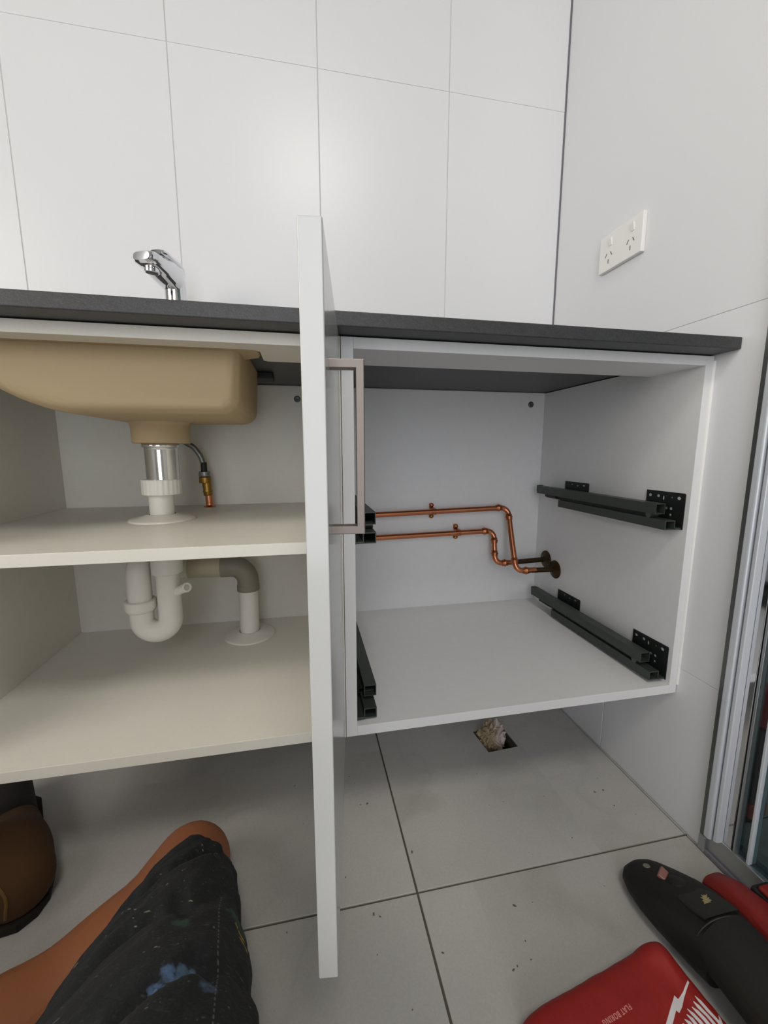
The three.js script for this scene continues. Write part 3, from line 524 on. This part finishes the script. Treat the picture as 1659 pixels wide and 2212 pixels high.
// ================================================================ RED POUCH
{
  const W = 0.34, D = 0.26, X0 = -0.46, Z0 = 0.62, N = 1536, NH = 1176;
  const cv = document.createElement('canvas'); cv.width = N; cv.height = NH; const c = cv.getContext('2d');
  c.fillStyle = '#931c15'; c.fillRect(0, 0, N, NH);
  for (let i = 0; i < 9000; i++) { c.fillStyle = rnd() < 0.5 ? 'rgba(70,5,5,0.10)' : 'rgba(200,70,55,0.07)'; c.fillRect(rnd() * N, rnd() * NH, 3 + rnd() * 5, 2 + rnd() * 4); }
  const P = ([x, z]) => [(x - X0) / W * N, (z - Z0) / D * NH];
  // print of the pouch, drawn in its own plane (metres); A and B are two print axes
  const O = V(-0.2433, 0, 0.68), EX = V(0.0538, 0, 0.0107), EZ = V(-0.0344, 0, 0.0345);   // per unit of the logo's own grid
  const L = ([a, b]) => P([O.x + EX.x * a + EZ.x * b, O.z + EX.z * a + EZ.z * b]);
  const poly = pts => { c.beginPath(); pts.forEach((q, i) => { const [x, y] = L(q); i ? c.lineTo(x, y) : c.moveTo(x, y); }); c.closePath(); c.fill(); };
  c.fillStyle = '#dcd6d6';
  const z = LOGO => LOGO.map(([a, b]) => [a / 1000, b / 1000]);
  poly(z([[670, 365], [555, 640], [440, 810], [360, 735], [330, 850], [250, 1090], [160, 1369], [60, 1660], [210, 1660], [300, 1369], [390, 1070], [450, 1125], [520, 980], [570, 770], [600, 690], [700, 420]]));
  for (const st of [[[800, 720], [900, 830], [1050, 1020], [1250, 1250], [1330, 1400], [1450, 1620]], [[760, 850], [860, 960], [1030, 1150], [1190, 1369], [1330, 1600]], [[720, 960], [820, 1060], [960, 1230], [1060, 1369], [1190, 1600]], [[620, 1010], [720, 1110], [850, 1260], [930, 1369], [1060, 1600]], [[600, 1140], [700, 1230], [800, 1369], [930, 1600]], [[550, 1240], [640, 1310], [690, 1369], [800, 1600]], [[510, 1330], [570, 1400], [680, 1600]]]) {
    const w = 34, q = z(st), left = [], right = [];
    q.forEach((p, i) => { const a = q[Math.max(0, i - 1)], b = q[Math.min(q.length - 1, i + 1)]; const dx = b[0] - a[0], dy = b[1] - a[1], l = Math.hypot(dx, dy), k = (i ? w : 8) / 1000; left.push([p[0] - dy / l * k, p[1] + dx / l * k]); right.unshift([p[0] + dy / l * k, p[1] - dx / l * k]); });
    c.beginPath(); left.concat(right).forEach((p, i) => { const [x, y] = L(p); i ? c.lineTo(x, y) : c.moveTo(x, y); }); c.closePath(); c.fill();
  }
  poly(z([[1275, 1030], [1312, 1110], [1350, 1369], [1380, 1560], [1230, 1400], [1262, 1200]]));
  { // small lettering, standing upside down to the viewer
    const a = P([-0.306, 0.7078]), b = P([-0.347, 0.7141]);
    c.save(); c.translate(a[0], a[1]); c.rotate(Math.atan2(b[1] - a[1], b[0] - a[0])); c.fillStyle = '#d98f87'; c.font = 'bold 32px sans-serif'; c.textBaseline = 'middle';
    c.fillText('FLAT BORING', 0, 0, Math.hypot(b[0] - a[0], b[1] - a[1])); c.restore();
  }
  const tx = new THREE.CanvasTexture(cv); tx.colorSpace = THREE.SRGBColorSpace; tx.flipY = false; tx.anisotropy = 8;
  // cushion-shaped body
  const Q = [[-0.424, 0.682], [-0.2145, 0.649], [-0.182, 0.86], [-0.415, 0.87]], n = 72;
  const pos = [], uv = [], idx = [];
  for (const side of [1, 0]) for (let j = 0; j <= n; j++) for (let i = 0; i <= n; i++) {
    const e = t => { const s = 2 * t - 1; return Math.sign(s) * (1 - Math.pow(1 - Math.abs(s), 1.6)) * 0.5 + 0.5; };
    const u = e(i / n), v = e(j / n);
    let x = (1 - v) * ((1 - u) * Q[0][0] + u * Q[1][0]) + v * ((1 - u) * Q[3][0] + u * Q[2][0]);
    let zz = (1 - v) * ((1 - u) * Q[0][1] + u * Q[1][1]) + v * ((1 - u) * Q[3][1] + u * Q[2][1]);
    const fu = 1 - Math.pow(Math.abs(2 * u - 1), 12), fv = 1 - Math.pow(Math.abs(2 * v - 1), 14);
    const f = Math.pow(Math.max(0, fu * fv), 0.42);
    const wr = 0.0022 * fbm(x * 26, zz * 26, 2.2, 3) + 0.0016 * fbm(x * 60, zz * 14, 5, 2);
    const corner = 0.010 * Math.exp(-((u - 0.93) ** 2 + (v - 0.07) ** 2) * 60);
    const y = side ? 0.024 + f * (0.029 + wr + 0.007 * (u * (1 - u)) * 4 * v) + corner * f : 0.024 - 0.0225 * f;
    const wob = 0.0018 * fbm(u * 9, v * 9, 3.3, 2); x += wob; zz -= wob;
    pos.push(x, y, zz); uv.push((x - X0) / W, (zz - Z0) / D);
  }
  const m = (n + 1) * (n + 1);
  for (let s = 0; s < 2; s++) for (let j = 0; j < n; j++) for (let i = 0; i < n; i++) { const a = s * m + j * (n + 1) + i, b = a + 1, c2 = a + n + 1, d = c2 + 1; s ? idx.push(a, b, c2, b, d, c2) : idx.push(a, c2, b, b, c2, d); }
  const g = new THREE.BufferGeometry(); g.setAttribute('position', new THREE.Float32BufferAttribute(pos, 3)); g.setAttribute('uv', new THREE.Float32BufferAttribute(uv, 2)); g.setIndex(idx); g.computeVertexNormals();
  single('tool_pouch', g, mat(0xffffff, 0.55, 0, { map: tx, sheen: 0.3 }), 'red soft tool pouch with white lightning-bolt print at the bottom right', 'pouch');
}
// ================================================================ PERSON (seated on the floor, legs crossed; legs in view)
function bones(list, k, centre, half, res) {
  const mc = new MarchingCubes(res, M.skin, false, false, 400000); const size = mc.size, hs = mc.halfsize;
  const p = V(0, 0, 0), q = V(0, 0, 0);
  for (let c = 0; c < size; c++) for (let b = 0; b < size; b++) for (let a = 0; a < size; a++) {
    p.set(centre.x + (a - hs) / hs * half, centre.y + (b - hs) / hs * half, centre.z + (c - hs) / hs * half);
    let d = 1;
    for (const [A, B, ra, rb] of list) {
      q.copy(B).sub(A); const l2 = q.lengthSq(); let t = l2 ? Math.max(0, Math.min(1, ((p.x - A.x) * q.x + (p.y - A.y) * q.y + (p.z - A.z) * q.z) / l2)) : 0;
      const e = Math.hypot(p.x - A.x - q.x * t, p.y - A.y - q.y * t, p.z - A.z - q.z * t) - (ra + (rb - ra) * t);
      const h = Math.max(k - Math.abs(d - e), 0) / k; d = Math.min(d, e) - h * h * k * 0.25;
    }
    mc.field[c * size * size + b * size + a] = -d;
  }
  mc.isolation = 0; mc.update();
  const n = mc.count, g = new THREE.BufferGeometry();
  const pa = new Float32Array(mc.positionArray.slice(0, n * 3)), na = new Float32Array(mc.normalArray.slice(0, n * 3));
  for (let i = 0; i < n; i++) { pa[3 * i] = centre.x + pa[3 * i] * half; pa[3 * i + 1] = centre.y + pa[3 * i + 1] * half; pa[3 * i + 2] = centre.z + pa[3 * i + 2] * half; }
  g.setAttribute('position', new THREE.BufferAttribute(pa, 3)); g.setAttribute('normal', new THREE.BufferAttribute(na, 3));
  g.setAttribute('uv', new THREE.BufferAttribute(new Float32Array(n * 2), 2));
  const mg = mergeVertices((g.deleteAttribute('normal'), g), 1e-5); mg.computeVertexNormals(); return mg;
}
{
  const t = thing('person', 'person seated on the floor in paint-stained dark shorts, bare right knee and brown boot', 'person', [-0.95, 0, 0.8]);
  const K = V(-0.838, 0.052, 0.44), HR = V(-0.775, 0.235, 0.88), HL = V(-0.955, 0.235, 0.9), KL = V(-1.39, 0.42, 0.68), AL = V(-1.15, 0.1, 0.41);
  const C1 = V(-0.905, 0.05, 0.535), C2 = V(-1.0, 0.05, 0.605), AR = V(-1.19, 0.044, 0.73);
  const legs = bones([[K, HR, 0.049, 0.088], [K, C1, 0.048, 0.047], [C1, C2, 0.047, 0.05], [C2, AR, 0.05, 0.034], [AR, V(-1.27, 0.035, 0.78), 0.034, 0.03], [HR, HL, 0.1, 0.1], [HL, KL, 0.088, 0.056], [KL, V(-1.26, 0.25, 0.545), 0.052, 0.05], [V(-1.26, 0.25, 0.545), AL, 0.05, 0.033], [AL, V(-1.14, 0.055, 0.37), 0.03, 0.028]], 0.03, V(-1.05, 0.3, 0.68), 0.5, 100);
  part('body', planarUV(legs, (x, y, z) => [x, z]), M.skin, t);
  // shorts: right leg as a loose sleeve with a slanting hem, top-down cloth print
  const N = 1024, X0 = -1.06, Z0 = 0.40, W = 0.5;
  const cv = document.createElement('canvas'); cv.width = cv.height = N; const c = cv.getContext('2d');
  c.fillStyle = '#1d1f22'; c.fillRect(0, 0, N, N);
  const P = (x, z) => [(x - X0) / W * N, (z - Z0) / W * N];
  for (let i = 0; i < 26000; i++) { const q = rnd(); c.fillStyle = q < 0.6 ? 'rgba(12,12,14,0.22)' : q < 0.93 ? 'rgba(80,84,88,0.16)' : 'rgba(140,145,140,0.22)'; c.fillRect(rnd() * N, rnd() * N, 2 + rnd() * 5, 1 + rnd() * 2); }
  for (let i = 0; i < 900; i++) { c.fillStyle = `rgba(${150 + rnd() * 50},${152 + rnd() * 50},${145 + rnd() * 45},${0.25 + rnd() * 0.5})`; const r = 0.7 + rnd() * rnd() * 3.2; c.beginPath(); c.ellipse(rnd() * N, rnd() * N, r * (1 + rnd()), r * 0.7, rnd() * 3, 0, 6.3); c.fill(); }
  for (let i = 0; i < 2600; i++) { const x = rnd() * N, y = rnd() * N, k = fbm(x / 90, y / 90, 3.3, 3); if (k > 0.06) { c.fillStyle = `rgba(120,126,126,${Math.min(0.3, k * 0.5)})`; c.fillRect(x, y, 3 + rnd() * 8, 1 + rnd() * 2.5); } }
  const blot = (x, z, r, color, n = 60, sq = 0.8) => { c.fillStyle = color; for (let i = 0; i < n; i++) { const a = rnd() * 6.3, d = Math.sqrt(rnd()) * r; const [px, py] = P(x + d * Math.cos(a), z + d * sq * Math.sin(a)); c.beginPath(); c.ellipse(px, py, r * N / W * (0.2 + rnd() * 0.3), r * N / W * (0.15 + rnd() * 0.2), rnd() * 3, 0, 6.3); c.fill(); } };
  const STAINS = [[-0.775, 0.735, 0.006, 'rgba(84,112,146,0.3)'], [-0.767, 0.7235, 0.0085, 'rgba(84,112,146,0.3)'], [-0.7585, 0.717, 0.006, 'rgba(92,118,148,0.28)'], [-0.745, 0.724, 0.006, 'rgba(80,100,128,0.22)'], [-0.7385, 0.735, 0.006, 'rgba(80,100,128,0.22)'], [-0.7325, 0.638, 0.0035, 'rgba(190,160,44,0.5)'], [-0.7275, 0.649, 0.003, 'rgba(180,150,40,0.45)'], [-0.738, 0.6265, 0.009, 'rgba(60,92,78,0.16)'], [-0.778, 0.6645, 0.009, 'rgba(56,88,72,0.14)']];
  for (const [x, z, r, col] of STAINS) blot(x, z, r, col);
  // stitched side seam
  c.strokeStyle = 'rgba(150,152,150,0.6)'; c.lineWidth = 2.2; c.setLineDash([7, 5]); c.beginPath(); c.moveTo(...P(-0.758, 0.60)); c.lineTo(...P(-0.7539, 0.6286)); c.lineTo(...P(-0.7433, 0.68)); c.lineTo(...P(-0.7353, 0.723)); c.lineTo(...P(-0.7297, 0.754)); c.lineTo(...P(-0.715, 0.84)); c.stroke(); c.setLineDash([]);
  const tx = new THREE.CanvasTexture(cv); tx.colorSpace = THREE.SRGBColorSpace; tx.flipY = false; tx.wrapS = tx.wrapT = THREE.MirroredRepeatWrapping;
  const cloth = mat(0xffffff, 0.9, 0, { map: tx, side: THREE.DoubleSide, bumpMap: texture(512, (u, v) => { const n = 128 + 90 * fbm(u * 26, v * 26, 6.1, 4) + (rnd() - 0.5) * 60; return [n, n, n]; }, 1, false), bumpScale: 0.0012 });
  const ax = HR.clone().sub(K), AL2 = ax.length(); ax.normalize();
  const side = V(0, 1, 0).cross(ax).normalize(), up = ax.clone().cross(side).normalize();   // side: towards +x
  const nS = 130, nA = 110, pos = [], idx = [];
  for (let shell = 0; shell < 2; shell++) for (let j = 0; j <= nS; j++) for (let i = 0; i <= nA; i++) {
    const a = i / nA * 2 * Math.PI, ca = Math.cos(a), sa = Math.sin(a);       // ca: towards side, sa: up
    // hem: close to the knee over the top and the outer side, far back on the inner side
    const inner = Math.max(0, -ca), hem = 0.06 + 0.012 * (1 - sa) * 0.5 + 0.2 * Math.pow(inner, 1.2);
    const s0 = j / nS, s = hem + (AL2 + 0.03 - hem) * s0;
    const f = s / AL2;
    const rr = 0.0575 + 0.052 * f - shell * 0.003;
    const flat = 1 + 0.18 * Math.pow(inner, 1.2) * Math.min(1, f * 2.5);
    const fold = (-0.0115 * Math.pow(0.5 + 0.5 * Math.sin(s * 54 + ca * 4.6 + 2.6 * fbm(s * 6, ca * 2, 1, 2)), 7) * Math.max(0, 0.7 + 1.3 * fbm(ca * 2.2 + 3, s * 6, 4.4, 2)) + 0.007 * fbm(s * 26 + ca * 3, ca * 2.4, sa * 2.4, 3)) * Math.min(1, 0.4 + s * 6);
    const r = rr + fold;
    const p = K.clone().addScaledVector(ax, s).addScaledVector(side, ca * r * flat).addScaledVector(up, sa * r);
    if (p.y < 0.004 + shell * 0.002) p.y = 0.004 + shell * 0.002;
    pos.push(p.x, p.y, p.z);
  }
  const m = (nS + 1) * (nA + 1);
  for (let sh = 0; sh < 2; sh++) for (let j = 0; j < nS; j++) for (let i = 0; i < nA; i++) { const a = sh * m + j * (nA + 1) + i, b = a + 1, d = a + nA + 1, e = d + 1; sh ? idx.push(a, b, d, b, e, d) : idx.push(a, d, b, b, d, e); }
  for (let i = 0; i < nA; i++) idx.push(i, i + 1, m + i, i + 1, m + i + 1, m + i);
  const g = new THREE.BufferGeometry(); g.setAttribute('position', new THREE.Float32BufferAttribute(pos, 3)); g.setIndex(idx); g.computeVertexNormals();
  const seat = bones([[V(-0.77, 0.235, 0.89), V(-0.96, 0.235, 0.91), 0.115, 0.115], [V(-0.96, 0.235, 0.91), V(-1.28, 0.21, 0.79), 0.108, 0.082], [V(-0.865, 0.25, 0.94), V(-0.87, 0.36, 1.0), 0.115, 0.105]], 0.04, V(-1.02, 0.28, 0.88), 0.36, 60);
  const sg = merge([planarUV(g, (x, y, z) => [(x - X0) / W, (z - Z0) / W]), planarUV(seat, (x, y, z) => [(x - X0) / W, (z - Z0) / W])]);
  part('shorts', sg, cloth, t, 'dark work shorts with blue and yellow paint stains');
  // boot of the other foot, toe towards the cabinets
  const flat = g => { const p = g.attributes.position; for (let i = 0; i < p.count; i++) if (p.getY(i) < 0.013) p.setY(i, 0.013); g.computeVertexNormals(); return planarUV(g, (x, y, z) => [x, z]); };
  const bl = bones([[V(-1.088, 0.046, 0.407), V(-1.12, 0.05, 0.37), 0.046, 0.045], [V(-1.12, 0.05, 0.37), V(-1.15, 0.048, 0.32), 0.045, 0.042], [V(-1.125, 0.07, 0.4), V(-1.16, 0.125, 0.42), 0.044, 0.044]], 0.03, V(-1.13, 0.09, 0.36), 0.15, 56);
  const boot = part('boot', flat(bl), M.boot, t, 'brown leather work boot');
  part('dark_toe', flat(bones([[V(-1.165, 0.05, 0.31), V(-1.215, 0.046, 0.225), 0.046, 0.04]], 0.02, V(-1.19, 0.06, 0.27), 0.12, 40)), M.bootDark, boot);  // front of the boot in a darker colour
  part('sole', board([[-1.05, 0.405], [-1.054, 0.428], [-1.07, 0.446], [-1.095, 0.45], [-1.13, 0.432], [-1.2, 0.31], [-1.245, 0.22], [-1.235, 0.195], [-1.205, 0.188], [-1.17, 0.205], [-1.095, 0.33], [-1.062, 0.37]], [], 0.001, 0.0145, 0.003), M.rubber, boot);
  { // pale seam laid on the leather
    const ray = new THREE.Raycaster(), heart = V(-1.105, 0.05, 0.385); boot.updateMatrixWorld(); t.updateMatrixWorld(true);
    const pts = []; for (const p of [[-1.125, 0.1265, 0.455], [-1.108, 0.11, 0.455], [-1.092, 0.0945, 0.455], [-1.078, 0.078, 0.455], [-1.071, 0.062, 0.457], [-1.072, 0.045, 0.459], [-1.074, 0.03, 0.46]]) {
      const P = V(...p), d = heart.clone().sub(P).normalize(); ray.set(P.clone().addScaledVector(d, -0.05), d);
      const h = ray.intersectObject(boot, false)[0]; if (h) pts.push(h.point.clone().addScaledVector(d, -0.0006));
    }
    if (pts.length > 2) part('seam_welt', tube(new THREE.CatmullRomCurve3(pts), 0.0022, 60, 8), mat(0x6a5120, 0.75), boot);
  }
  part('sock', turned(V(-1.152, 0.112, 0.415), V(-0.42, 1, 0.36), [[0.036, 0], [0.046, 0.02], [0.0475, 0.03], [0.0445, 0.06], [0.046, 0.085], [0.042, 0.11], [0.033, 0.114]], 28), M.bootDark, t);
}
renderer.render(scene, camera);
